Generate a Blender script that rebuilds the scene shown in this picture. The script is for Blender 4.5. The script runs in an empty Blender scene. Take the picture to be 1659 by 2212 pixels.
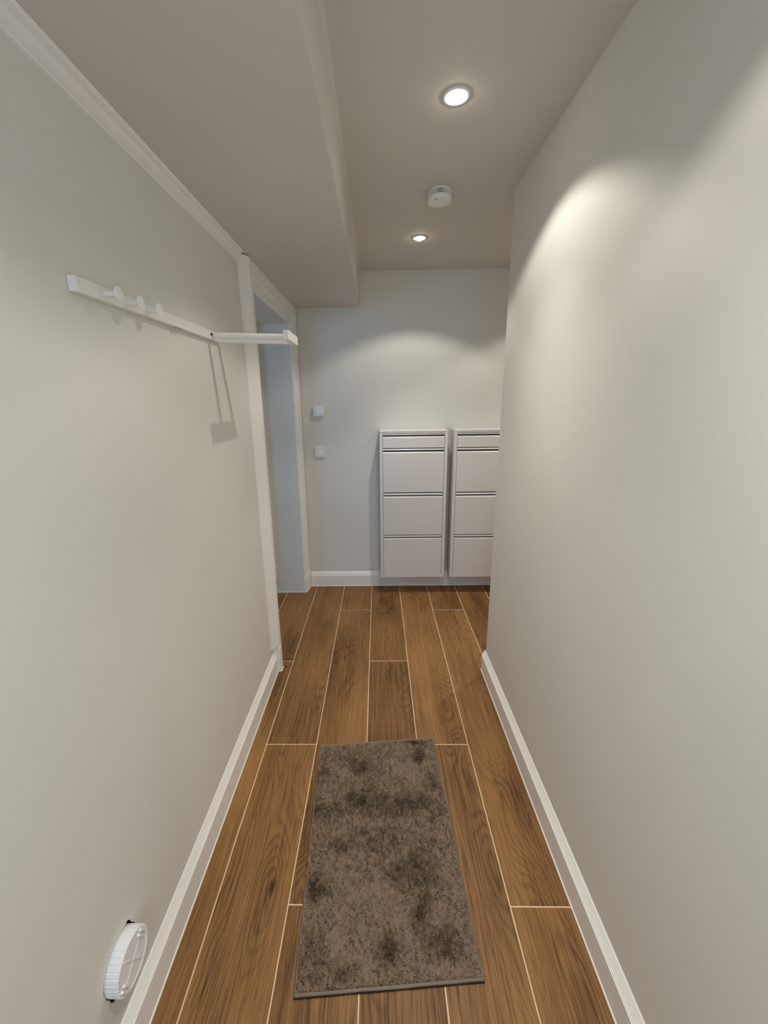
import bpy, bmesh, math, random
import numpy as np
from mathutils import Vector, Matrix

random.seed(4)
RNG = np.random.default_rng(7)
C = bpy.context.scene.collection
SC = bpy.context.scene

# ------------------------------------------------------------------ camera
F, CX, CY = 872.48, 801.474, 1082.73          # pixels on a 1659 x 2212 frame
YAW, PITCH, ROLL, EYE = -0.0200, 0.2484, 0.0155, 1.5216
cam = bpy.data.cameras.new('camera')
cam_o = bpy.data.objects.new('camera', cam)
C.objects.link(cam_o)
cam.sensor_fit = 'HORIZONTAL'
cam.sensor_width = 36.0
cam.lens = 36.0 * F / 1659.0
cam.shift_x = (829.5 - CX) / 1659.0
cam.shift_y = (CY - 1106.0) / 1659.0
cam.clip_start = 0.02
_cy, _sy, _cp, _sp = math.cos(YAW), math.sin(YAW), math.cos(PITCH), math.sin(PITCH)
_f = Vector((_sy * _cp, _cy * _cp, -_sp))
_r = Vector((_cy, -_sy, 0))
_d = _f.cross(_r)
_r2 = math.cos(ROLL) * _r + math.sin(ROLL) * _d
_d2 = -math.sin(ROLL) * _r + math.cos(ROLL) * _d
cam_o.matrix_world = Matrix(((_r2.x, -_d2.x, -_f.x, 0), (_r2.y, -_d2.y, -_f.y, 0),
                             (_r2.z, -_d2.z, -_f.z, EYE), (0, 0, 0, 1)))
SC.camera = cam_o

# ------------------------------------------------------------------ view, world, daylight
SC.view_settings.view_transform = 'Standard'
SC.view_settings.look = 'None'
SC.view_settings.gamma = 1.0
SC.view_settings.use_curve_mapping = False
SC.view_settings.exposure = 0.0
SC.cycles.use_denoising = True
SC.cycles.max_bounces = 10
SC.cycles.diffuse_bounces = 8
SC.cycles.sample_clamp_indirect = 6.0

w = bpy.data.worlds.new('overcast_sky')
SC.world = w
w.use_nodes = True
w.node_tree.nodes['Background'].inputs[0].default_value = (0.62, 0.78, 1.0, 1)
w.node_tree.nodes['Background'].inputs[1].default_value = 1.0

def daylight(name, loc, target, sx, sy, power, color):
    l = bpy.data.lights.new(name, 'AREA')
    l.shape = 'RECTANGLE'; l.size = sx; l.size_y = sy
    l.energy = power; l.color = color
    o = bpy.data.objects.new(name, l); C.objects.link(o)
    o.location = loc
    o.rotation_euler = (Vector(target) - Vector(loc)).to_track_quat('-Z', 'Y').to_euler()
    return o

daylight('daylight_rear_window', (0.0, -0.965, 1.45), (0.0, 3.0, 1.2), 0.86, 1.3, 5.5, (0.56, 0.77, 1.0))
daylight('daylight_side_window', (-2.55, 1.20, 1.45), (-0.75, 2.95, 1.2), 0.9, 1.2, 8.5, (0.24, 0.55, 1.0))

LAMP_WIDE, LAMP_CORE = 19.5, 34.0              # watts of one ceiling spot (outer field, core beam)
LAMP_COLOR = (1.0, 0.945, 0.845)

# ------------------------------------------------------------------ measures (metres)
XL, XR, YB, YR = -0.611, 0.597, 3.131, 2.014
ZC, ZS, XS = 2.387, 2.157, -0.122
YREAR, XEAST = -1.00, 2.40
DOOR0, DOOR1, DOORH, XDEEP = 2.05, 3.00, 2.035, -1.00
TW, TL, SX0, SY0 = 0.229, 0.602, -0.0664, 1.5075

# ------------------------------------------------------------------ materials
def new_mat(name):
    m = bpy.data.materials.new(name); m.use_nodes = True
    nt = m.node_tree
    return m, nt, nt.nodes['Principled BSDF']

def N(nt, kind, **kw):
    n = nt.nodes.new(kind)
    for k, v in kw.items():
        if k.startswith('i_'): n.inputs[int(k[2:])].default_value = v
        else: setattr(n, k, v)
    return n

def paint(name, col, rough=0.6, bump=0.0, scale=300.0, var=0.0, spec=0.3, metal=0.0):
    m, nt, b = new_mat(name)
    b.inputs['Base Color'].default_value = (*col, 1)
    b.inputs['Roughness'].default_value = rough
    b.inputs['Specular IOR Level'].default_value = spec
    b.inputs['Metallic'].default_value = metal
    geo = N(nt, 'ShaderNodeNewGeometry')
    if bump > 0:
        n1 = N(nt, 'ShaderNodeTexNoise'); n1.inputs['Scale'].default_value = scale; n1.inputs['Detail'].default_value = 3
        nt.links.new(geo.outputs['Position'], n1.inputs['Vector'])
        bp = N(nt, 'ShaderNodeBump'); bp.inputs['Strength'].default_value = bump; bp.inputs['Distance'].default_value = 0.002
        nt.links.new(n1.outputs['Fac'], bp.inputs['Height'])
        nt.links.new(bp.outputs['Normal'], b.inputs['Normal'])
    if var > 0:
        n2 = N(nt, 'ShaderNodeTexNoise'); n2.inputs['Scale'].default_value = 2.3; n2.inputs['Detail'].default_value = 5
        nt.links.new(geo.outputs['Position'], n2.inputs['Vector'])
        mr = N(nt, 'ShaderNodeMapRange'); mr.inputs['From Min'].default_value = 0.3; mr.inputs['From Max'].default_value = 0.7
        mr.inputs['To Min'].default_value = 1 - var; mr.inputs['To Max'].default_value = 1.0
        nt.links.new(n2.outputs['Fac'], mr.inputs['Value'])
        mx = N(nt, 'ShaderNodeMix', data_type='RGBA', blend_type='MULTIPLY')
        mx.inputs[0].default_value = 1.0
        mx.inputs[6].default_value = (*col, 1)
        nt.links.new(mr.outputs['Result'], mx.inputs[7])
        nt.links.new(mx.outputs[2], b.inputs['Base Color'])
    return m

M_WALL = paint('wall_paint', (0.74, 0.73, 0.69), 0.75, 0.16, 260, 0.03, 0.2)
M_CEIL = paint('ceiling_paint', (0.66, 0.635, 0.595), 0.8, 0.10, 260, 0.02, 0.2)
M_TRIM = paint('trim_lacquer', (0.88, 0.865, 0.84), 0.38, 0.03, 90, 0.0, 0.4)
M_SEAL = paint('white_sealant', (0.88, 0.85, 0.80), 0.4)
M_GROUT = paint('cream_grout', (0.74, 0.54, 0.35), 0.85, 0.2, 500, 0.08)
M_RACK = paint('white_rack_lacquer', (0.87, 0.86, 0.83), 0.35, 0.0)
M_CAB = paint('powder_coated_steel', (0.70, 0.68, 0.68), 0.36, 0.05, 900, 0.0, 0.45)
M_CABIN = paint('cabinet_inside', (0.36, 0.345, 0.335), 0.7)
M_PLAST = paint('white_plastic', (0.86, 0.86, 0.84), 0.35)
M_PIPE = paint('white_pipe_plastic', (0.86, 0.87, 0.90), 0.4, 0.05, 300)
M_DARK = paint('black_plastic', (0.012, 0.012, 0.012), 0.6)
M_MORTAR = paint('broken_mortar', (0.10, 0.08, 0.06), 0.95, 0.6, 200, 0.3)
M_STEEL = paint('bare_steel', (0.62, 0.62, 0.60), 0.3, 0.0, metal=1.0)
M_SLOT = paint('grey_slot', (0.20, 0.20, 0.19), 0.6)
M_SCREEN = paint('pale_screen', (0.80, 0.86, 0.97), 0.15, spec=0.6)
M_INK = paint('grey_ink', (0.42, 0.47, 0.60), 0.5)
M_DIRT = paint('dark_dirt', (0.03, 0.018, 0.012), 0.95, 0.5, 900)

def wood_material():
    m, nt, b = new_mat('oak_look_tile')
    L = nt.links
    tc = N(nt, 'ShaderNodeTexCoord'); oi = N(nt, 'ShaderNodeObjectInfo')
    sep = N(nt, 'ShaderNodeSeparateXYZ'); L.new(tc.outputs['Object'], sep.inputs[0])
    def math_(op, a, bb=None, c=None):
        n = N(nt, 'ShaderNodeMath', operation=op)
        for k, v in enumerate((a, bb, c)):
            if v is None: continue
            if isinstance(v, (int, float)): n.inputs[k].default_value = v
            else: L.new(v, n.inputs[k])
        return n.outputs[0]
    rnd = oi.outputs['Random']
    def vec(sx, sy, k):
        c = N(nt, 'ShaderNodeCombineXYZ')
        L.new(math_('MULTIPLY', sep.outputs['X'], sx), c.inputs[0])
        L.new(math_('MULTIPLY', sep.outputs['Y'], sy), c.inputs[1])
        L.new(math_('MULTIPLY', rnd, k), c.inputs[2])
        return c.outputs[0]
    def noise(v, detail=2.0, rough=0.5, dist=0.0):
        n = N(nt, 'ShaderNodeTexNoise'); n.inputs['Scale'].default_value = 1.0
        n.inputs['Detail'].default_value = detail; n.inputs['Roughness'].default_value = rough
        n.inputs['Distortion'].default_value = dist
        L.new(v, n.inputs['Vector']); return n.outputs['Fac']
    # sparse knots that bend the growth rings round them
    vo = N(nt, 'ShaderNodeTexVoronoi'); vo.inputs['Scale'].default_value = 1.0; vo.inputs['Randomness'].default_value = 1.0
    L.new(vec(5.0, 1.55, 55.0), vo.inputs['Vector'])
    def ramp(x, a, b, c, d):
        n = N(nt, 'ShaderNodeMapRange', interpolation_type='SMOOTHSTEP')
        for k, v in zip(('From Min', 'From Max', 'To Min', 'To Max'), (a, b, c, d)): n.inputs[k].default_value = v
        L.new(x, n.inputs['Value']); return n.outputs['Result']
    knot = ramp(vo.outputs['Distance'], 0.012, 0.065, 1.0, 0.0)
    halo = ramp(vo.outputs['Distance'], 0.0, 0.42, 1.0, 0.0)
    # growth rings: contours of a long stretched height field
    big = noise(vec(6.0, 0.85, 41.0), 1.0, 0.4, 0.2)
    rip = noise(vec(38.0, 6.0, 17.0), 2.0, 0.5)
    h = math_('MULTIPLY_ADD', rip, 0.030, big)
    h = math_('MULTIPLY_ADD', halo, 0.16, h)
    ring = math_('SINE', math_('MULTIPLY', h, 230.0))
    ring = math_('POWER', math_('MULTIPLY_ADD', ring, 0.5, 0.5), 2.2)
    vis = ramp(noise(vec(5.0, 1.3, 63.0), 1.0, 0.5), 0.38, 0.66, 0.15, 1.0)
    ring = math_('MULTIPLY', ring, vis)
    fib = noise(vec(430.0, 5.0, 9.0), 4.0, 0.7)
    fib2 = noise(vec(120.0, 2.2, 23.0), 3.0, 0.6)
    blotch = noise(vec(6.0, 1.6, 77.0), 3.0, 0.5)
    pore = ramp(noise(vec(800.0, 16.0, 31.0), 2.0, 0.5), 0.54, 0.70, 0.0, 1.0)
    t = math_('MULTIPLY', ring, 0.10)
    t = math_('MULTIPLY_ADD', pore, 0.12, t)
    t = math_('MULTIPLY_ADD', fib, 0.66, t)
    t = math_('MULTIPLY_ADD', fib2, 0.34, t)
    t = math_('MULTIPLY_ADD', blotch, 0.42, t)
    t = math_('MULTIPLY_ADD', rnd, 0.10, t)
    t = math_('MULTIPLY_ADD', halo, 0.06, t)
    t = math_('MULTIPLY_ADD', knot, 0.26, t)
    cr = N(nt, 'ShaderNodeValToRGB')
    e = cr.color_ramp.elements
    e[0].position = 0.46; e[0].color = (0.42, 0.222, 0.080, 1)
    e[1].position = 1.18; e[1].color = (0.050, 0.021, 0.006, 1)
    x = e.new(0.78); x.color = (0.220, 0.108, 0.036, 1)
    L.new(t, cr.inputs[0]); L.new(cr.outputs[0], b.inputs['Base Color'])
    b.inputs['Roughness'].default_value = 0.5
    b.inputs['Specular IOR Level'].default_value = 0.28
    bp = N(nt, 'ShaderNodeBump'); bp.inputs['Strength'].default_value = 0.12; bp.inputs['Distance'].default_value = 0.001
    L.new(t, bp.inputs['Height']); L.new(bp.outputs['Normal'], b.inputs['Normal'])
    return m
M_WOOD = wood_material()

def pile_material():
    m, nt, b = new_mat('taupe_pile')
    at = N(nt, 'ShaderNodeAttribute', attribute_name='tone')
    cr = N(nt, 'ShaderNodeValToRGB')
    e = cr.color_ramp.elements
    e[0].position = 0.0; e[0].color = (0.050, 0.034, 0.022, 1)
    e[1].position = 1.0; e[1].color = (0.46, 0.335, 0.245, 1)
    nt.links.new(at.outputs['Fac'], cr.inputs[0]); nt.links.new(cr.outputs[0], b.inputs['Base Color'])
    b.inputs['Roughness'].default_value = 0.85
    b.inputs['Specular IOR Level'].default_value = 0.1
    return m
M_PILE = pile_material()
M_HEM = paint('taupe_woven_hem', (0.25, 0.20, 0.165), 0.9, 0.5, 1400, 0.15, 0.1)
M_BACK = paint('dark_rug_backing', (0.03, 0.024, 0.02), 0.9, spec=0.1)

def emit_material(name, col, s):
    m, nt, b = new_mat(name)
    b.inputs['Base Color'].default_value = (0.9, 0.9, 0.9, 1)
    b.inputs['Emission Color'].default_value = (*col, 1)
    b.inputs['Emission Strength'].default_value = s
    return m
M_BULB = emit_material('lit_led_lens', (1.0, 0.91, 0.76), 55.0)

# ------------------------------------------------------------------ mesh helpers
def finish(name, bm, mat, parent=None, smooth=False, kind=None):
    bmesh.ops.recalc_face_normals(bm, faces=bm.faces)
    me = bpy.data.meshes.new(name); bm.to_mesh(me); bm.free()
    for m in (mat if isinstance(mat, (list, tuple)) else [mat]): me.materials.append(m)
    if smooth:
        for p in me.polygons: p.use_smooth = True
    o = bpy.data.objects.new(name, me); C.objects.link(o)
    if parent is not None: o.parent = parent
    if kind: o['kind'] = kind
    return o

def thing(name, label, cat, loc=(0, 0, 0), group=None):
    o = bpy.data.objects.new(name, None); C.objects.link(o)
    o.empty_display_size = 0.05
    o.location = loc; o['label'] = label; o['category'] = cat
    if group: o['group'] = group
    return o

def add_box(bm, a, b, bevel=0.0, seg=2):
    x0, y0, z0 = a; x1, y1, z1 = b
    r = bmesh.ops.create_cube(bm, size=1.0)
    vs = r['verts']
    for v in vs:
        v.co = Vector(((x0 + x1) / 2 + v.co.x * (x1 - x0), (y0 + y1) / 2 + v.co.y * (y1 - y0), (z0 + z1) / 2 + v.co.z * (z1 - z0)))
    if bevel > 0:
        es = list({e for v in vs for e in v.link_edges})
        bmesh.ops.bevel(bm, geom=es, offset=bevel, segments=seg, affect='EDGES', profile=0.5)

def box(name, a, b, mat, parent=None, bevel=0.0, kind=None):
    bm = bmesh.new(); add_box(bm, a, b, bevel)
    return finish(name, bm, mat, parent, kind=kind)

def add_prism(bm, pts, axis, a, b, capends=True):
    """closed 2-D outline pts swept along an axis from a to b.  axis x: (y,z); y: (x,z); z: (x,y)"""
    def P(p, t):
        if axis == 'x': return (t, p[0], p[1])
        if axis == 'y': return (p[0], t, p[1])
        return (p[0], p[1], t)
    A = [bm.verts.new(P(p, a)) for p in pts]
    B = [bm.verts.new(P(p, b)) for p in pts]
    n = len(pts)
    for i in range(n):
        bm.faces.new((A[i], A[(i + 1) % n], B[(i + 1) % n], B[i]))
    if capends:
        bm.faces.new(A); bm.faces.new(B)

def prism(name, pts, axis, a, b, mat, parent=None, kind=None):
    bm = bmesh.new(); add_prism(bm, pts, axis, a, b)
    return finish(name, bm, mat, parent, kind=kind)

def add_lathe(bm, prof, n=48, M=None, close=True):
    """prof: (r, h) pairs; spins round local z; M places it"""
    M = M or Matrix.Identity(4)
    rings = []
    for r, h in prof:
        if r < 1e-6:
            rings.append([bm.verts.new(M @ Vector((0, 0, h)))])
        else:
            rings.append([bm.verts.new(M @ Vector((r * math.cos(2 * math.pi * k / n), r * math.sin(2 * math.pi * k / n), h))) for k in range(n)])
    for a, b in zip(rings, rings[1:]):
        for k in range(n):
            k2 = (k + 1) % n
            if len(a) == 1 and len(b) == 1: continue
            if len(a) == 1: bm.faces.new((a[0], b[k], b[k2]))
            elif len(b) == 1: bm.faces.new((a[k], a[k2], b[0]))
            else: bm.faces.new((a[k], a[k2], b[k2], b[k]))

def auto_smooth(o, ang=35):
    me = o.data
    for p in me.polygons: p.use_smooth = True
    bm = bmesh.new(); bm.from_mesh(me)
    for e in bm.edges:
        if len(e.link_faces) == 2 and e.calc_face_angle(0) > math.radians(ang): e.smooth = False
    bm.to_mesh(me); bm.free()

def quad(name, pts, mat, parent=None, kind='structure'):
    bm = bmesh.new(); bm.faces.new([bm.verts.new(p) for p in pts])
    return finish(name, bm, mat, parent, kind=kind)

ROT_X = Matrix(((0, 0, 1, 0), (1, 0, 0, 0), (0, 1, 0, 0), (0, 0, 0, 1)))   # local z -> world x

# ------------------------------------------------------------------ floor: grout bed and planks
floor = box('floor', (-3.1, YREAR - 0.2, -0.06), (XEAST + 0.2, 3.9, -0.0012), M_GROUT, kind='structure')
GAP = 0.0038
def plank_mesh():
    hx, hy, c, d = (TW - GAP) / 2, (3 * TL - GAP) / 2, 0.0012, 0.008
    bm = bmesh.new()
    lo = [bm.verts.new((sx * hx, sy * hy, -d)) for sx, sy in ((-1, -1), (1, -1), (1, 1), (-1, 1))]
    mi = [bm.verts.new((sx * hx, sy * hy, -c)) for sx, sy in ((-1, -1), (1, -1), (1, 1), (-1, 1))]
    hi = [bm.verts.new((sx * (hx - c), sy * (hy - c), 0)) for sx, sy in ((-1, -1), (1, -1), (1, 1), (-1, 1))]
    for a, b in ((lo, mi), (mi, hi)):
        for i in range(4): bm.faces.new((a[i], a[(i + 1) % 4], b[(i + 1) % 4], b[i]))
    bm.faces.new(hi); bm.faces.new(lo)
    bmesh.ops.recalc_face_normals(bm, faces=bm.faces)
    me = bpy.data.meshes.new('plank'); bm.to_mesh(me); bm.free(); me.materials.append(M_WOOD)
    return me
PM = plank_mesh()
for j in range(-5, 10):
    y_joint = SY0 + (2 - (j % 3)) * TL
    for n in range(-3, 2):
        y0 = y_joint + 3 * TL * (n - 1)
        yc = y0 + 1.5 * TL
        if y0 > 3.13 or y0 + 3 * TL < YREAR: continue
        o = bpy.data.objects.new('plank', PM); C.objects.link(o); o.parent = floor
        o.location = (SX0 + (j - 1) * TW + TW / 2, yc, RNG.uniform(-0.0003, 0.0))

# ------------------------------------------------------------------ walls and ceilings
# corridor wall on the left, with the ragged hole round the clean-out pipe
CO_Y, CO_Z = 0.639, 0.266
def left_wall():
    bm = bmesh.new()
    outer = [(YREAR, 0), (DOOR0, 0), (DOOR0, ZS + 0.1), (YREAR, ZS + 0.1)]
    ov = [bm.verts.new((XL, y, z)) for y, z in outer]
    es = [bm.edges.new((ov[i], ov[(i + 1) % 4])) for i in range(4)]
    hv = []
    rr = random.Random(11)
    for k in range(40):
        a = 2 * math.pi * k / 40
        r = 0.0595 + rr.uniform(0, 0.0025)
        # crumbled plaster: wider at the top left and under the pipe
        for a0, extra, wid in ((math.radians(52), 0.010, 0.16), (math.radians(232), 0.012, 0.20), (math.radians(110), 0.003, 0.3)):
            dd = (a - a0 + math.pi) % (2 * math.pi) - math.pi
            r += extra * math.exp(-(dd / wid) ** 2)
        hv.append(bm.verts.new((XL, CO_Y + r * math.cos(a), CO_Z + r * math.sin(a))))
    es += [bm.edges.new((hv[i], hv[(i + 1) % 40])) for i in range(40)]
    bmesh.ops.triangle_fill(bm, use_beauty=True, use_dissolve=False, edges=es)
    for f in list(bm.faces):      # no face inside the hole
        c = f.calc_center_median()
        if math.hypot(c.y - CO_Y, c.z - CO_Z) < 0.055: bm.faces.remove(f)
    # door jamb, upper wall over the door, reveal of the far jamb
    def q(*p): bm.faces.new([bm.verts.new(v) for v in p])
    T = ZS + 0.1
    q((XL, DOOR0, 0), (XDEEP, DOOR0, 0), (XDEEP, DOOR0, DOORH), (XL, DOOR0, DOORH))
    q((XL, DOOR0, DOORH), (XL, DOOR1, DOORH), (XDEEP, DOOR1, DOORH), (XDEEP, DOOR0, DOORH))
    q((XL, DOOR0, DOORH), (XL, DOOR1, DOORH), (XL, DOOR1, T), (XL, DOOR0, T))
    q((XL, DOOR1, 0), (XL, YB, 0), (XL, YB, T), (XL, DOOR1, T))
    q((XL, DOOR1, 0), (XDEEP, DOOR1, 0), (XDEEP, DOOR1, DOORH), (XL, DOOR1, DOORH))
    # the face towards the side room
    q((XDEEP, YREAR, 0), (XDEEP, DOOR0, 0), (XDEEP, DOOR0, ZC), (XDEEP, YREAR, ZC))
    q((XDEEP, DOOR0, DOORH), (XDEEP, DOOR1, DOORH), (XDEEP, DOOR1, ZC), (XDEEP, DOOR0, ZC))
    q((XDEEP, DOOR1, 0), (XDEEP, 3.8, 0), (XDEEP, 3.8, ZC), (XDEEP, DOOR1, ZC))
    o = finish('wall_left', bm, M_WALL, kind='structure')
    # mortar socket behind the hole
    b2 = bmesh.new()
    ring0 = [b2.verts.new((XL, v[0], v[1])) for v in [(CO_Y + 0.078 * math.cos(2 * math.pi * k / 32), CO_Z + 0.078 * math.sin(2 * math.pi * k / 32)) for k in range(32)]]
    ring1 = [b2.verts.new((XL - 0.06, v.co.y, v.co.z)) for v in ring0]
    for v in ring0: v.co.x -= 0.002
    for k in range(32): b2.faces.new((ring0[k], ring0[(k + 1) % 32], ring1[(k + 1) % 32], ring1[k]))
    b2.faces.new(ring1)
    finish('pipe_socket', b2, M_MORTAR, o)
    return o
left_wall()

prism('wall_right', [(XR, YREAR), (XR, YR), (XEAST, YR), (XEAST, YREAR)], 'z', 0, ZC, M_WALL, kind='structure')
box('wall_back', (-0.90, YB, 0), (XEAST + 0.15, YB + 0.15, ZC), M_WALL, kind='structure')
box('wall_east', (XEAST, YR, 0), (XEAST + 0.15, YB, ZC), M_WALL, kind='structure')

# ceiling with the boxed-in bulkhead
ceil = box('ceiling', (-3.1, YREAR - 0.2, ZC), (XEAST + 0.15, 3.9, ZC + 0.1), M_CEIL, kind='structure')
bm = bmesh.new()
add_prism(bm, [(XL - 0.002, ZS), (XS - 0.002, ZS), (XS, ZS + 0.002), (XS, ZC - 0.012), (XS + 0.003, ZC - 0.004), (XS + 0.010, ZC), (XL - 0.002, ZC)], 'y', YREAR, YB)
finish('bulkhead', bm, M_CEIL, ceil)

# rear wall with a window behind the photographer
bm = bmesh.new()
for a, b in (((XL, YREAR - 0.15, 0), (-0.45, YREAR, ZC)), ((0.45, YREAR - 0.15, 0), (XR, YREAR, ZC)),
             ((-0.45, YREAR - 0.15, 0), (0.45, YREAR, 0.78)), ((-0.45, YREAR - 0.15, 2.12), (0.45, YREAR, ZC))):
    add_box(bm, a, b)
finish('wall_rear', bm, M_WALL, kind='structure')
def window(name, y0, y1, x0, x1, z0, z1, mid=True):
    o = bpy.data.objects.new(name, None); C.objects.link(o); o['kind'] = 'structure'
    bm = bmesh.new(); t = 0.05
    add_box(bm, (x0, y0, z0), (x1, y1, z0 + t)); add_box(bm, (x0, y0, z1 - t), (x1, y1, z1))
    add_box(bm, (x0, y0, z0 + t), (x0 + t if x1 - x0 > y1 - y0 else x1, y1 if x1 - x0 > y1 - y0 else y0 + t, z1 - t))
    add_box(bm, (x1 - t if x1 - x0 > y1 - y0 else x0, y0 if x1 - x0 > y1 - y0 else y1 - t, z0 + t), (x1, y1, z1 - t))
    finish('window_frame', bm, M_TRIM, o)
window('window_1', YREAR - 0.12, YREAR - 0.06, -0.45, 0.45, 0.78, 2.12)

# side room beyond the doorway: four walls, one with a window
bm = bmesh.new()
add_box(bm, (-3.05, YREAR, 0), (-2.95, 0.30, ZC)); add_box(bm, (-3.05, 1.75, 0), (-2.95, 3.8, ZC))
add_box(bm, (-3.05, 0.30, 0), (-2.95, 1.75, 0.8)); add_box(bm, (-3.05, 0.30, 2.1), (-2.95, 1.75, ZC))
finish('wall_west', bm, M_WALL, kind='structure')
window('window_2', 0.30, 1.75, -3.04, -2.98, 0.8, 2.1)
box('wall_north', (-2.95, 3.8, 0), (XDEEP, 3.9, ZC), M_WALL, kind='structure')
box('wall_south', (-2.95, YREAR - 0.1, 0), (XDEEP, YREAR, ZC), M_WALL, kind='structure')

# ------------------------------------------------------------------ baseboards
HB, TB = 0.126, 0.018
def base_profile():
    """(distance from wall, height)"""
    p = [(0, 0.0005), (TB, 0.0005), (TB, 0.0925), (TB - 0.0024, 0.0940), (TB - 0.0024, 0.0985), (TB - 0.0048, 0.1000),
         (TB - 0.0048, 0.1045), (TB - 0.0066, 0.1058), (TB - 0.0066, 0.1090), (TB - 0.0085, 0.1115), (0.0030, 0.1235), (0.0008, HB)]
    p.append((0, HB))
    return p
BP = base_profile()
def baseboard(name, axis, wall, sgn, a, b, seal=True):
    pts = [(wall + sgn * d, z) for d, z in BP]
    o = prism(name, pts, axis, a, b, M_TRIM, kind='structure')
    if seal:
        f = wall + sgn * TB
        prism('sealant_strip', [(f - sgn * 0.001, 0.0002), (f + sgn * 0.0032, 0.0002), (f + sgn * 0.0012, 0.0028), (f - sgn * 0.001, 0.0040)], axis, a, b, M_SEAL, o)
    return o
baseboard('baseboard_left', 'y', XL, 1, YREAR, 2.012)
baseboard('baseboard_right', 'y', XR, -1, YREAR, YR + TB)
baseboard('baseboard_back', 'x', YB, -1, XL + 0.036, XEAST - TB)
baseboard('baseboard_end', 'x', YR, 1, XR, XEAST - TB)

# ------------------------------------------------------------------ doorway trim
# near post
prism('trim_1', [(XL, 1.970), (XL + 0.004, 1.9705), (XL + 0.006, 1.979), (XL + 0.032, 2.014), (XL + 0.0365, 2.020), (XL + 0.0375, 2.030), (XL + 0.0375, DOOR0 + 0.004), (XL, DOOR0 + 0.004)],
      'z', 0.168, ZS - 0.006, M_TRIM, kind='structure')
bm = bmesh.new()
add_prism(bm, [(XL, 2.006), (XL + 0.036, 2.016), (XL + 0.0385, 2.024), (XL + 0.0385, DOOR0 + 0.006), (XL, DOOR0 + 0.006)], 'z', 0.0005, 0.150)
add_prism(bm, [(XL, 1.996), (XL + 0.032, 2.016), (XL + 0.0375, 2.026), (XL + 0.0375, DOOR0 + 0.005), (XL, DOOR0 + 0.005)], 'z', 0.150, 0.168)
pb = finish('trim_2', bm, M_TRIM, kind='structure')
prism('sealant_strip', [(XL + 0.016, 2.008), (XL + 0.038, 2.0135), (XL + 0.042, 2.022), (XL + 0.042, DOOR0 + 0.004), (XL + 0.038, DOOR0 + 0.004), (XL + 0.036, 2.018)], 'z', 0.0002, 0.003, M_SEAL, pb)
# head over the opening
prism('trim_3', [(XL, DOORH), (XL + 0.012, DOORH), (XL + 0.015, DOORH + 0.004), (XL + 0.017, DOORH + 0.040), (XL + 0.0215, DOORH + 0.044), (XL + 0.0215, DOORH + 0.050),
                 (XL + 0.0255, DOORH + 0.056), (XL + 0.027, DOORH + 0.088), (XL + 0.0295, DOORH + 0.094), (XL + 0.0300, ZS - 0.004), (XL + 0.029, ZS - 0.001), (XL, ZS - 0.001)],
      'y', DOOR0 + 0.004, 3.096, M_TRIM, kind='structure')
# far casing and its plinth block
prism('trim_4', [(XL, DOOR1 - 0.001), (XL + 0.010, DOOR1 - 0.001), (XL + 0.013, DOOR1 + 0.003), (XL + 0.0145, DOOR1 + 0.030), (XL + 0.020, DOOR1 + 0.035), (XL + 0.020, DOOR1 + 0.042),
                 (XL + 0.0235, DOOR1 + 0.047), (XL + 0.0255, DOOR1 + 0.088), (XL + 0.0305, DOOR1 + 0.094), (XL + 0.0305, DOOR1 + 0.117), (XL, DOOR1 + 0.117)],
      'z', 0.120, ZS - 0.001, M_TRIM, kind='structure')
bm = bmesh.new()
out = [(XL, DOOR1 - 0.002), (XL + 0.014, DOOR1 - 0.002), (XL + 0.017, DOOR1 + 0.004), (XL + 0.020, DOOR1 + 0.036), (XL + 0.027, DOOR1 + 0.048), (XL + 0.031, DOOR1 + 0.092), (XL + 0.0335, DOOR1 + 0.120), (XL, DOOR1 + 0.120)]
def ztop(y): return 0.128 + 0.030 * min(1, max(0, (y - DOOR1) / 0.115)) ** 1.3
A = [bm.verts.new((x, y, 0.0005)) for x, y in out]; B = [bm.verts.new((x, y, ztop(y))) for x, y in out]
for i in range(len(out)): bm.faces.new((A[i], A[(i + 1) % 8], B[(i + 1) % 8], B[i]))
bm.faces.new(A); bm.faces.new(B)
pb = finish('trim_5', bm, M_TRIM, kind='structure')
bm = bmesh.new()
for (x0, y0), (x1, y1) in zip(out[1:-2], out[2:-1]):
    vs = [bm.verts.new(p) for p in ((x0, y0, 0.0035), (x1, y1, 0.0035), (x1 + 0.003, y1 - 0.001, 0.0004), (x0 + 0.003, y0 - 0.001, 0.0004))]
    bm.faces.new(vs)
finish('sealant_strip', bm, M_SEAL, pb)
# raised panel of the door lining on the far reveal, ending above the floor
bm = bmesh.new()
add_prism(bm, [(XDEEP - 0.005, DOOR1), (XDEEP - 0.005, DOOR1 - 0.048), (-0.840, DOOR1 - 0.048), (-0.836, DOOR1 - 0.044), (-0.834, DOOR1 - 0.004), (-0.834, DOOR1)], 'z', 0.118, DOORH - 0.001)
finish('trim_6', bm, M_TRIM, kind='structure')
bm = bmesh.new(); add_box(bm, (XDEEP, DOOR1 - 0.0035, 0.0003), (XL + 0.004, DOOR1 + 0.0001, 0.004))
finish('trim_7', bm, M_SEAL, kind='structure')
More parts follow.
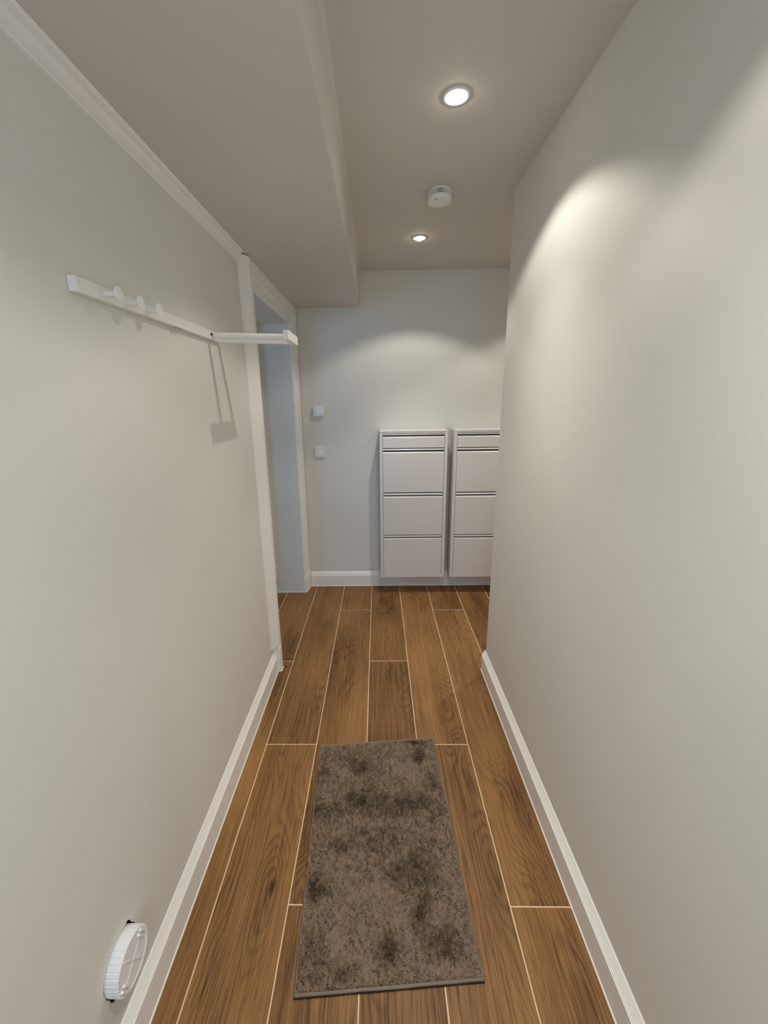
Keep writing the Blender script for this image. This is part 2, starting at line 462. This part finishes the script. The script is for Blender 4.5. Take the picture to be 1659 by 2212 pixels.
# cornice strip under the bulkhead
cor = [(XL, 2.116), (XL + 0.004, 2.116), (XL + 0.0065, 2.119), (XL + 0.0065, 2.1235), (XL + 0.0045, 2.126), (XL + 0.0095, 2.128), (XL + 0.0125, 2.131)]
for k in range(1, 6):
    a = k / 5 * math.pi / 2
    cor.append((XL + 0.0125 + 0.011 * (1 - math.cos(a)), 2.131 + 0.013 * math.sin(a)))
cor += [(XL + 0.0215, 2.1465), (XL + 0.0285, 2.149), (XL + 0.031, 2.153), (XL + 0.031, ZS - 0.0005), (XL, ZS - 0.0005)]
prism('trim_8', cor, 'y', YREAR, 1.962, M_TRIM, kind='structure')

# ------------------------------------------------------------------ ceiling spots
def downlight(x, y, label, in_view=True):
    t = thing('recessed_spotlight', label, 'ceiling lamp', (x, y, ZC), 'recessed spots in the corridor ceiling')
    bm = bmesh.new()
    add_lathe(bm, [(0.0405, -0.0002), (0.0415, -0.0016), (0.0400, -0.0032), (0.0345, -0.0042), (0.0285, -0.0038), (0.0205, -0.0030), (0.0182, -0.0014), (0.0179, -0.0002)], 56)
    r = finish('trim_ring', bm, M_PLAST, t, smooth=True)
    bm = bmesh.new()
    add_lathe(bm, [(0.0178, -0.0004), (0.0178, -0.003), (0.0170, -0.0080), (0.0140, -0.0120), (0.008, -0.0142), (0.0, -0.0148)], 40)
    finish('lens', bm, M_BULB, t, smooth=True)
    for nm, size, blend, power in (('outer_field', 119, 0.27, LAMP_WIDE), ('core_beam', 82, 1.0, LAMP_CORE)):
        l = bpy.data.lights.new(nm, 'SPOT')
        l.energy = power; l.color = LAMP_COLOR; l.spot_size = math.radians(size); l.spot_blend = blend
        l.shadow_soft_size = 0.015
        o = bpy.data.objects.new(nm, l); C.objects.link(o); o.parent = t
        o.location = (0, 0, -0.017)
    return t
downlight(0.242, 1.458, 'round recessed ceiling spot nearest the viewer, in front of the smoke alarm')
downlight(0.242, 2.545, 'small round recessed ceiling spot near the back wall, beyond the smoke alarm')
downlight(0.242, 0.385, 'recessed ceiling spot just above the near end of the corridor')
downlight(0.242, -0.690, 'recessed ceiling spot behind the viewer')
downlight(1.235, 2.560, 'recessed ceiling spot round the corner above the side passage')

# ------------------------------------------------------------------ smoke alarm
t = thing('smoke_alarm', 'round white smoke alarm with slotted side between the two ceiling spots', 'smoke alarm', (0.277, 2.022, ZC))
bm = bmesh.new(); add_lathe(bm, [(0, -0.0002), (0.0475, -0.0002), (0.050, -0.002), (0.051, -0.006), (0.0505, -0.008), (0.0, -0.008)], 64)
auto_smooth(finish('base_plate', bm, M_PLAST, t))
bm = bmesh.new(); add_lathe(bm, [(0.041, -0.008), (0.041, -0.029)], 48); finish('inner_chamber', bm, M_SLOT, t, smooth=True)
bm = bmesh.new()
for k in range(52):
    a = 2 * math.pi * k / 52
    M = Matrix.Rotation(a, 4, 'Z')
    b0 = bmesh.ops.create_cube(bm, size=1.0)['verts']
    for v in b0: v.co = M @ Vector((0.0462 + v.co.x * 0.0085, v.co.y * 0.0022, -0.0185 + v.co.z * 0.0215))
finish('vent_fins', bm, M_PLAST, t)
bm = bmesh.new(); add_lathe(bm, [(0.0, -0.0275), (0.0505, -0.0275), (0.0515, -0.029), (0.0515, -0.039), (0.0505, -0.0425), (0.047, -0.0448), (0.040, -0.0455), (0.0, -0.0458)], 64)
auto_smooth(finish('cover', bm, M_PLAST, t))
bm = bmesh.new(); M = Matrix.Translation((-0.020, -0.034, -0.0458)) @ Matrix.Rotation(math.radians(48), 4, 'Z')
for v in bmesh.ops.create_cube(bm, size=1.0)['verts']: v.co = M @ Vector((v.co.x * 0.0125, v.co.y * 0.0034, v.co.z * 0.0012))
finish('test_slot', bm, M_SLOT, t)

# ------------------------------------------------------------------ slim shoe cabinets on the back wall
CAB_D = 0.150
def cabinet(x0, label):
    W, z0, z1 = 0.498, 0.143, 1.2945
    t = thing('shoe_cabinet', label, 'shoe cabinet', (x0, YB, z0), 'wall hung shoe cabinets')
    yb, yf = -TB - 0.0005, -0.165                    # front plane; stands off the baseboard
    s = 0.0225; H = z1 - z0
    zt, zb = 1.2745 - z0, 0.164 - z0
    bm = bmesh.new()
    add_box(bm, (0, yf, 0), (s, yb, H - 0.012), 0.0012, 1); add_box(bm, (W - s, yf, 0), (W, yb, H - 0.012), 0.0012, 1)
    add_box(bm, (s, yf, 0), (W - s, yb, zb), 0.0008, 1)
    add_box(bm, (s, yb - 0.012, zb), (W - s, yb, H - 0.02))
    finish('body', bm, M_CAB, t)
    box('top_panel', (-0.0006, yf - 0.001, H - 0.012), (W + 0.0006, -0.0005, H), M_CAB, t, 0.0026)
    box('front_rail', (s, yf + 0.0005, zt), (W - s, yf + 0.03, H - 0.012), M_CAB, t)
    box('inner_shell', (s + 0.0005, yf + 0.048, zb + 0.001), (W - s - 0.0005, yb - 0.013, zt - 0.001), M_CABIN, t)
    xa, xb = s + 0.0022, W - s - 0.0022
    # (grip top, grip bottom, panel top, panel bottom)
    fronts = [('drawer_front', 1.2722, 1.2625, 1.2505, 1.1690), ('flap_door', 1.1625, 1.1515, 1.1385, 0.8350),
              ('flap_door', 0.8265, 0.8130, 0.8030, 0.4985), ('flap_door', 0.4915, 0.4800, 0.4700, 0.1660)]
    for nm, g1, g0, p1, p0 in fronts:
        g1, g0, p1, p0 = g1 - z0, g0 - z0 - 0.0008, p1 - z0 + 0.0018, p0 - z0
        f = yf + 0.0015
        # sheet-steel front: flat panel, bent top edge, grip channel running behind the rail
        d = prism(nm, [(f, p0), (f, p1 - 0.0085), (f + 0.0075, p1 - 0.0005), (f + 0.0100, p1 - 0.0005), (f + 0.0100, p0)], 'x', xa, xb, M_CAB, t)
        prism('grip_rail', [(f + 0.0005, g0 + 0.001), (f, g0 + 0.0025), (f, g1 - 0.0060), (f + 0.005, g1), (f + 0.012, g1), (f + 0.012, g0)], 'x', xa, xb, M_CAB, d)
        box('hinge_tab', (xa, f + 0.010, p1 - 0.02), (xa + 0.004, f + 0.014, g0 + 0.004), M_CABIN, d)
    return t
cabinet(0.0095, 'pale grey metal shoe cabinet, the left of the two, seen whole')
cabinet(0.5525, 'pale grey metal shoe cabinet partly hidden by the corridor corner on the right')

# ------------------------------------------------------------------ thermostat and light switch
t = thing('thermostat', 'small white room thermostat with screen and dial above the light switch', 'thermostat', (-0.448, YB, 1.437))
box('housing', (-0.040, -0.024, -0.038), (0.040, -0.0005, 0.038), M_PLAST, t, 0.002)
sc_ = box('screen', (-0.0385, -0.0250, -0.0365), (-0.0115, -0.0238, 0.0365), M_SCREEN, t)
bm = bmesh.new()
def stroke(p, q, wd=0.0016):
    p, q = Vector(p), Vector(q); dv = (q - p).normalized(); n = Vector((-dv.y, dv.x)) * wd / 2
    vs = [bm.verts.new((a.x, -0.0252, a.y)) for a in (p - n, q - n, q + n, p + n)]
    bm.faces.new(vs)
for s_ in (((-0.034, -0.020), (-0.034, 0.002)), ((-0.034, 0.002), (-0.022, -0.020)), ((-0.022, -0.020), (-0.022, -0.006)), ((-0.033, -0.030), (-0.018, -0.030)), ((-0.031, 0.007), (-0.025, 0.007))):
    stroke(*s_)
finish('screen_print', bm, M_INK, sc_)
bm = bmesh.new(); MM = Matrix.Translation((0.023, -0.024, -0.014)) @ Matrix.Rotation(math.radians(90), 4, 'X')
add_lathe(bm, [(0.0165, 0.0), (0.0165, 0.0008), (0.0145, 0.0008), (0.0145, 0.0042), (0.0130, 0.0050), (0.0, 0.0050)], 40, MM)
auto_smooth(finish('dial', bm, M_PLAST, t))

t = thing('light_switch', 'square white rocker light switch below the thermostat', 'light switch', (-0.4505, YB, 1.126))
bm = bmesh.new()
def ring4(hx, hz, y): return [bm.verts.new((sx * hx, y, sz * hz)) for sx, sz in ((-1, -1), (1, -1), (1, 1), (-1, 1))]
rs = [ring4(0.0425, 0.0415, -0.0005), ring4(0.0425, 0.0415, -0.0088), ring4(0.0413, 0.0403, -0.0100), ring4(0.0302, 0.0298, -0.0100), ring4(0.0292, 0.0288, -0.0090), ring4(0.0292, 0.0288, -0.0035)]
for p_, q_ in zip(rs, rs[1:]):
    for i in range(4): bm.faces.new((p_[i], p_[(i + 1) % 4], q_[(i + 1) % 4], q_[i]))
bm.faces.new(rs[-1]); bm.faces.new(rs[0])
finish('frame', bm, M_PLAST, t)
prism('rocker', [(-0.0045, -0.0275), (-0.0155, -0.0275), (-0.0125, 0.0275), (-0.0045, 0.0275)], 'x', -0.0275, 0.0275, M_PLAST, t)

# ------------------------------------------------------------------ coat rack on the left wall
RX = XL + 0.018
t = thing('coat_rack', 'white wall coat rack with peg hooks and a swung out hanging arm', 'coat rack', (XL, 1.26, 1.752))
def L(x, y, z): return (x - XL, y - 1.26, z - 1.752)
box('rail', L(XL + 0.0005, 0.869, 1.737), L(RX, 1.650, 1.767), M_RACK, t, 0.0012)
for k in range(3):
    bm = bmesh.new()
    M = Matrix.Translation(L(RX, 0.9565 + 0.0845 * k, 1.7525)) @ ROT_X
    add_lathe(bm, [(0.0, -0.001), (0.0068, -0.001), (0.0062, 0.012), (0.0064, 0.0275), (0.0125, 0.0282), (0.0148, 0.0292), (0.0152, 0.0308), (0.0146, 0.0322), (0.0, 0.0326)], 36, M)
    auto_smooth(finish('peg', bm, M_RACK, t))
bm = bmesh.new()
for y in (1.272, 1.298):
    add_box(bm, L(RX - 0.006, y, 1.7335), L(RX + 0.004, y + 0.014, 1.7368), 0.0008, 1)
finish('hook_stub', bm, M_STEEL, t)
# hanging arm: rod, flat bar and end plate, drooping slightly
XP = -0.304
def zr(x, z): return z - 0.010 * (x - RX) / (XP - RX)
bm = bmesh.new()
a, b = Vector(L(RX + 0.002, 1.548, 1.7515)), Vector(L(XP - 0.017, 1.548, zr(XP, 1.7515)))
q = (b - a).to_track_quat('Z', 'Y').to_matrix().to_4x4()
add_lathe(bm, [(0.0, 0), (0.0102, 0), (0.0102, (b - a).length), (0.0, (b - a).length)], 28, Matrix.Translation(a) @ q)
rod = finish('hanging_rod', bm, M_RACK, t); auto_smooth(rod)
bm = bmesh.new(); add_lathe(bm, [(0.0, 0.0), (0.0045, 0.0), (0.0045, 0.004), (0.0, 0.004)], 20, Matrix.Translation(L(RX + 0.0002, 1.5365, 1.7535)) @ ROT_X)
finish('pivot_socket', bm, M_DARK, t)
bm = bmesh.new()
x0, x1 = RX, XP - 0.017
lo = [(x0, 1.629, 1.737), (x0, 1.647, 1.737), (x0, 1.647, 1.763), (x0, 1.629, 1.763)]
A = [bm.verts.new(L(*p)) for p in lo]; B = [bm.verts.new(L(x1, p[1], zr(x1, p[2]))) for p in lo]
for i in range(4): bm.faces.new((A[i], A[(i + 1) % 4], B[(i + 1) % 4], B[i]))
bm.faces.new(A); bm.faces.new(B)
bmesh.ops.bevel(bm, geom=list(bm.edges), offset=0.0015, segments=2, affect='EDGES')
finish('support_bar', bm, M_RACK, t)
box('end_plate', L(XP - 0.018, 1.477, 1.7235), L(XP, 1.648, 1.7545), M_RACK, t, 0.001)

# ------------------------------------------------------------------ clean-out pipe lid low on the left wall
t = thing('cleanout_lid', 'round white ribbed pipe lid in the left wall above the baseboard', 'pipe lid', (XL, CO_Y, CO_Z))
bm = bmesh.new()
nt_ = 34; prof_r = 0.0585
pts = []
for k in range(nt_):
    for da, dr in ((0.0, -0.0018), (0.10, -0.0018), (0.22, 0.0), (0.78, 0.0), (0.90, -0.0018)):
        a = 2 * math.pi * (k + da) / nt_; pts.append(((prof_r + dr) * math.cos(a), (prof_r + dr) * math.sin(a)))
n = len(pts)
A = [bm.verts.new((-0.030, y, z)) for y, z in pts]
B = [bm.verts.new((0.0285, y, z)) for y, z in pts]
Cc = [bm.verts.new((0.0300, y * 0.975, z * 0.975)) for y, z in pts]
D = [bm.verts.new((0.0300, 0.0535 * math.cos(math.atan2(z, y)), 0.0535 * math.sin(math.atan2(z, y)))) for y, z in pts]
E_ = [bm.verts.new((0.0286, 0.0520 * math.cos(math.atan2(z, y)), 0.0520 * math.sin(math.atan2(z, y)))) for y, z in pts]
for P_, Q_ in ((A, B), (B, Cc), (Cc, D), (D, E_)):
    for i in range(n): bm.faces.new((P_[i], P_[(i + 1) % n], Q_[(i + 1) % n], Q_[i]))
bm.faces.new(E_); bm.faces.new(A)
lid = finish('ribbed_cap', bm, M_PIPE, t)
auto_smooth(lid, 25)
def ridge(ang, half, wd, h0, h1, off=0.0, nm='cross_ridge'):
    bm = bmesh.new(); M = Matrix.Rotation(ang, 4, 'X')
    for v in bmesh.ops.create_cube(bm, size=1.0)['verts']:
        v.co = M @ Vector(((h0 + h1) / 2 + v.co.x * (h1 - h0), off + v.co.y * half * 2, v.co.z * wd))
    bmesh.ops.bevel(bm, geom=list(bm.edges), offset=0.0006, segments=1, affect='EDGES')
    return finish(nm, bm, M_PIPE, t)
ridge(math.radians(-56), 0.050, 0.0030, 0.0280, 0.0306)
ridge(math.radians(32), 0.050, 0.0022, 0.0280, 0.0295)
for sgn in (1, -1):
    for o_ in (-0.0045, 0.0045):
        bm = bmesh.new(); M = Matrix.Rotation(math.radians(30), 4, 'X')
        for v in bmesh.ops.create_cube(bm, size=1.0)['verts']:
            v.co = M @ Vector((0.0300 + v.co.x * 0.0075, sgn * 0.0435 + o_ + v.co.y * 0.0052, v.co.z * 0.030))
        bmesh.ops.bevel(bm, geom=list(bm.edges), offset=0.0008, segments=1, affect='EDGES')
        finish('grip_lug', bm, M_PIPE, t)

# ------------------------------------------------------------------ rug
RUG = [Vector((-0.237, 0.701)), Vector((0.269, 0.737)), Vector((0.238, 1.538)), Vector((-0.278, 1.497))]   # near left, near right, far right, far left
ctr = sum(RUG, Vector((0, 0))) / 4
rug = thing('bath_rug', 'small taupe shaggy rug with trodden dark patches on the wood floor', 'rug', (ctr.x, ctr.y, 0.0))
RQ = np.array([[p.x - ctr.x, p.y - ctr.y] for p in RUG])
def uv2xy(u, v):
    u = np.asarray(u)[:, None]; v = np.asarray(v)[:, None]
    return (RQ[0] * (1 - u) + RQ[1] * u) * (1 - v) + (RQ[3] * (1 - u) + RQ[2] * u) * v
def outline(inset_u, inset_v, n=14, wob=0.0):
    U = []; a, b = inset_u, inset_v
    for k in range(n): U.append((a + (1 - 2 * a) * k / n, b))
    for k in range(n): U.append((1 - a, b + (1 - 2 * b) * k / n))
    for k in range(n): U.append((1 - a - (1 - 2 * a) * k / n, 1 - b))
    for k in range(n): U.append((a, 1 - b - (1 - 2 * b) * k / n))
    U = np.array(U); xy = uv2xy(U[:, 0], U[:, 1])
    return xy + RNG.normal(0, wob, xy.shape)
def slab(name, xy, z0, z1, mat, parent):
    bm = bmesh.new()
    A = [bm.verts.new((x, y, z0)) for x, y in xy]; B = [bm.verts.new((x, y, z1)) for x, y in xy]
    n = len(xy)
    for i in range(n): bm.faces.new((A[i], A[(i + 1) % n], B[(i + 1) % n], B[i]))
    bm.faces.new(A); bm.faces.new(B)
    return finish(name, bm, mat, parent)
slab('backing', outline(-0.0022, -0.0020, 14, 0.0004), 0.0004, 0.0036, M_BACK, rug)
slab('ground_weave', outline(0.010, 0.007), 0.0032, 0.0052, M_PILE, rug)
# folded hem all round
bm = bmesh.new()
ou, inn = outline(0.0, 0.0, 14, 0.0005), outline(0.008, 0.0105, 14, 0.0004)
sec = [(0.0, 0.0034), (0.02, 0.0058), (0.22, 0.0078), (0.5, 0.0085), (0.8, 0.0076), (1.0, 0.0050), (1.0, 0.0034)]
rings = [[bm.verts.new((*(ou[i] * (1 - f_) + inn[i] * f_), z)) for f_, z in sec] for i in range(len(ou))]
for i in range(len(ou)):
    r0, r1 = rings[i], rings[(i + 1) % len(ou)]
    for k in range(len(sec)): bm.faces.new((r0[k], r0[(k + 1) % len(sec)], r1[(k + 1) % len(sec)], r1[k]))
finish('hem', bm, M_HEM, rug, smooth=True)

def value_noise(u, v, fu, fv, seed):
    g = np.random.default_rng(seed).random((64, 64))
    x, y = u * fu, v * fv
    i, j = np.floor(x).astype(int), np.floor(y).astype(int)
    a, b = x - i, y - j; a = a * a * (3 - 2 * a); b = b * b * (3 - 2 * b)
    G = lambda p, q: g[p % 64, q % 64]
    return (G(i, j) * (1 - a) + G(i + 1, j) * a) * (1 - b) + (G(i, j + 1) * (1 - a) + G(i + 1, j + 1) * a) * b
def pile():
    n = 300000
    u = RNG.uniform(0.003, 0.997, n); v = RNG.uniform(0.0095, 0.9975, n)
    xy = uv2xy(u, v)
    d = 1 - v                                  # 0 at the far edge
    # trodden, flattened places, nap shade put into the fibre colour: (u, far-to-near, radius u, radius v, depth)
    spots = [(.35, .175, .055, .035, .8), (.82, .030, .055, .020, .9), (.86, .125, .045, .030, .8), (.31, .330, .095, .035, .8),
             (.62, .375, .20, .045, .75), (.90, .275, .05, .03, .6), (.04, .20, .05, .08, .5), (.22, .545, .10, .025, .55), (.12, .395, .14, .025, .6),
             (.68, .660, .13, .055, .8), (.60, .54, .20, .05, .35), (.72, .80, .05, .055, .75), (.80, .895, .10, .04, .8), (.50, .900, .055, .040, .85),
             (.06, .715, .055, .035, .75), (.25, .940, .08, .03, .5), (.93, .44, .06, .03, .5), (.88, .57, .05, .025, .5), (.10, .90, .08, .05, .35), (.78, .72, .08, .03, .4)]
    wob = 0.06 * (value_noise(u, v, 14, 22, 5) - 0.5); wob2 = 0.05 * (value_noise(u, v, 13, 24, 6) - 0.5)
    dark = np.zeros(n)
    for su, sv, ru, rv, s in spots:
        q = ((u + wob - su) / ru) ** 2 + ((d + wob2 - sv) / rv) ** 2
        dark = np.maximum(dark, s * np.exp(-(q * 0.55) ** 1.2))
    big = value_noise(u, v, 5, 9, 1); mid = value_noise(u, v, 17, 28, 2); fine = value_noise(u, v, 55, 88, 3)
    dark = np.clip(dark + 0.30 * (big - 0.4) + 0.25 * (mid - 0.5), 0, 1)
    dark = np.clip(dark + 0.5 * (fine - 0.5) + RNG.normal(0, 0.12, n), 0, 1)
    ang = 2 * np.pi * (value_noise(u, v, 9, 15, 8) * 0.9 + value_noise(u, v, 60, 95, 9) * 0.8) + RNG.normal(0, 0.8, n)
    # nap brushed away from the viewer where light, towards the viewer where dark
    nap = 1.0 - 2.2 * dark
    lx = np.cos(ang); ly = np.sin(ang) * 0.9 + nap * 0.5
    lean = (0.40 + 0.55 * RNG.random(n))
    ln = (0.0062 + 0.0036 * RNG.random(n)) * (1 - 0.30 * dark)
    edge = np.minimum(np.minimum(u, 1 - u) * 0.51, np.minimum(v, 1 - v) * 0.80)
    ln *= np.clip(edge / 0.012, 0.55, 1)
    wd = RNG.uniform(0.00035, 0.0008, n)
    nrm = np.hypot(lx, ly) + 1e-9; dx, dy = lx / nrm, ly / nrm
    hx, hy = dx * ln * lean * 0.75, dy * ln * lean * 0.75
    hz = ln * (1.0 - 0.45 * lean)
    px, py = -dy * wd, dx * wd
    z0 = 0.0046
    V = np.zeros((n, 5, 3))
    V[:, 0] = np.c_[xy[:, 0] - px, xy[:, 1] - py, np.full(n, z0)]
    V[:, 1] = np.c_[xy[:, 0] + px, xy[:, 1] + py, np.full(n, z0)]
    mx, my = xy[:, 0] + hx * 0.35, xy[:, 1] + hy * 0.35
    V[:, 2] = np.c_[mx + px, my + py, z0 + hz * 0.65]
    V[:, 3] = np.c_[mx - px, my - py, z0 + hz * 0.65]
    curl = RNG.normal(0, 0.0026, (n, 2))
    V[:, 4] = np.c_[xy[:, 0] + hx + curl[:, 0], xy[:, 1] + hy + curl[:, 1], z0 + hz]
    me = bpy.data.meshes.new('pile')
    me.vertices.add(n * 5); me.vertices.foreach_set('co', V.reshape(-1))
    base = np.arange(n)[:, None] * 5
    loops = np.concatenate([base + np.array([[0, 1, 2, 3]]), base + np.array([[3, 2, 4]])], axis=1).reshape(-1)
    me.loops.add(n * 7); me.loops.foreach_set('vertex_index', loops.astype(np.int32))
    ls = (np.arange(n)[:, None] * 7 + np.array([[0, 4]])).reshape(-1)
    me.polygons.add(n * 2); me.polygons.foreach_set('loop_start', ls.astype(np.int32))
    me.update(calc_edges=True)
    tone = np.clip(0.84 - 0.78 * dark + RNG.normal(0, 0.15, n), 0, 1)  # shade of the brushed nap painted in as darker fibres
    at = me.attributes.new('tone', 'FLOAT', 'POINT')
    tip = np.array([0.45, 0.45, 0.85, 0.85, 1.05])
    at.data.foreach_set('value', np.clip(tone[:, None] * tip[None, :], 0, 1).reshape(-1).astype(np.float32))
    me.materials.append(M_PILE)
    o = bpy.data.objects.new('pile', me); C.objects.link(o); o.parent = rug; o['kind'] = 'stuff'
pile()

# ------------------------------------------------------------------ crumbs on the floor by the doorway
for (x, y, s, lab) in ((-0.553, 2.052, 0.0052, 'larger dark crumb of dirt on the floor beside the door post'),
                       (-0.520, 2.058, 0.0034, 'smaller dark crumb of dirt right of the larger crumb by the door post')):
    bm = bmesh.new(); bmesh.ops.create_icosphere(bm, subdivisions=1, radius=s)
    rr = random.Random(int(s * 1e5))
    for v in bm.verts: v.co = Vector((v.co.x * 1.3, v.co.y, v.co.z * 0.6)) * rr.uniform(0.7, 1.2)
    zmin = min(v.co.z for v in bm.verts)
    for v in bm.verts: v.co.z -= zmin
    o = finish('dirt_crumb', bm, M_DIRT); o.location = (x, y, 0.0002)
    o['label'] = lab; o['category'] = 'dirt crumb'; o['group'] = 'dirt crumbs by the doorway'
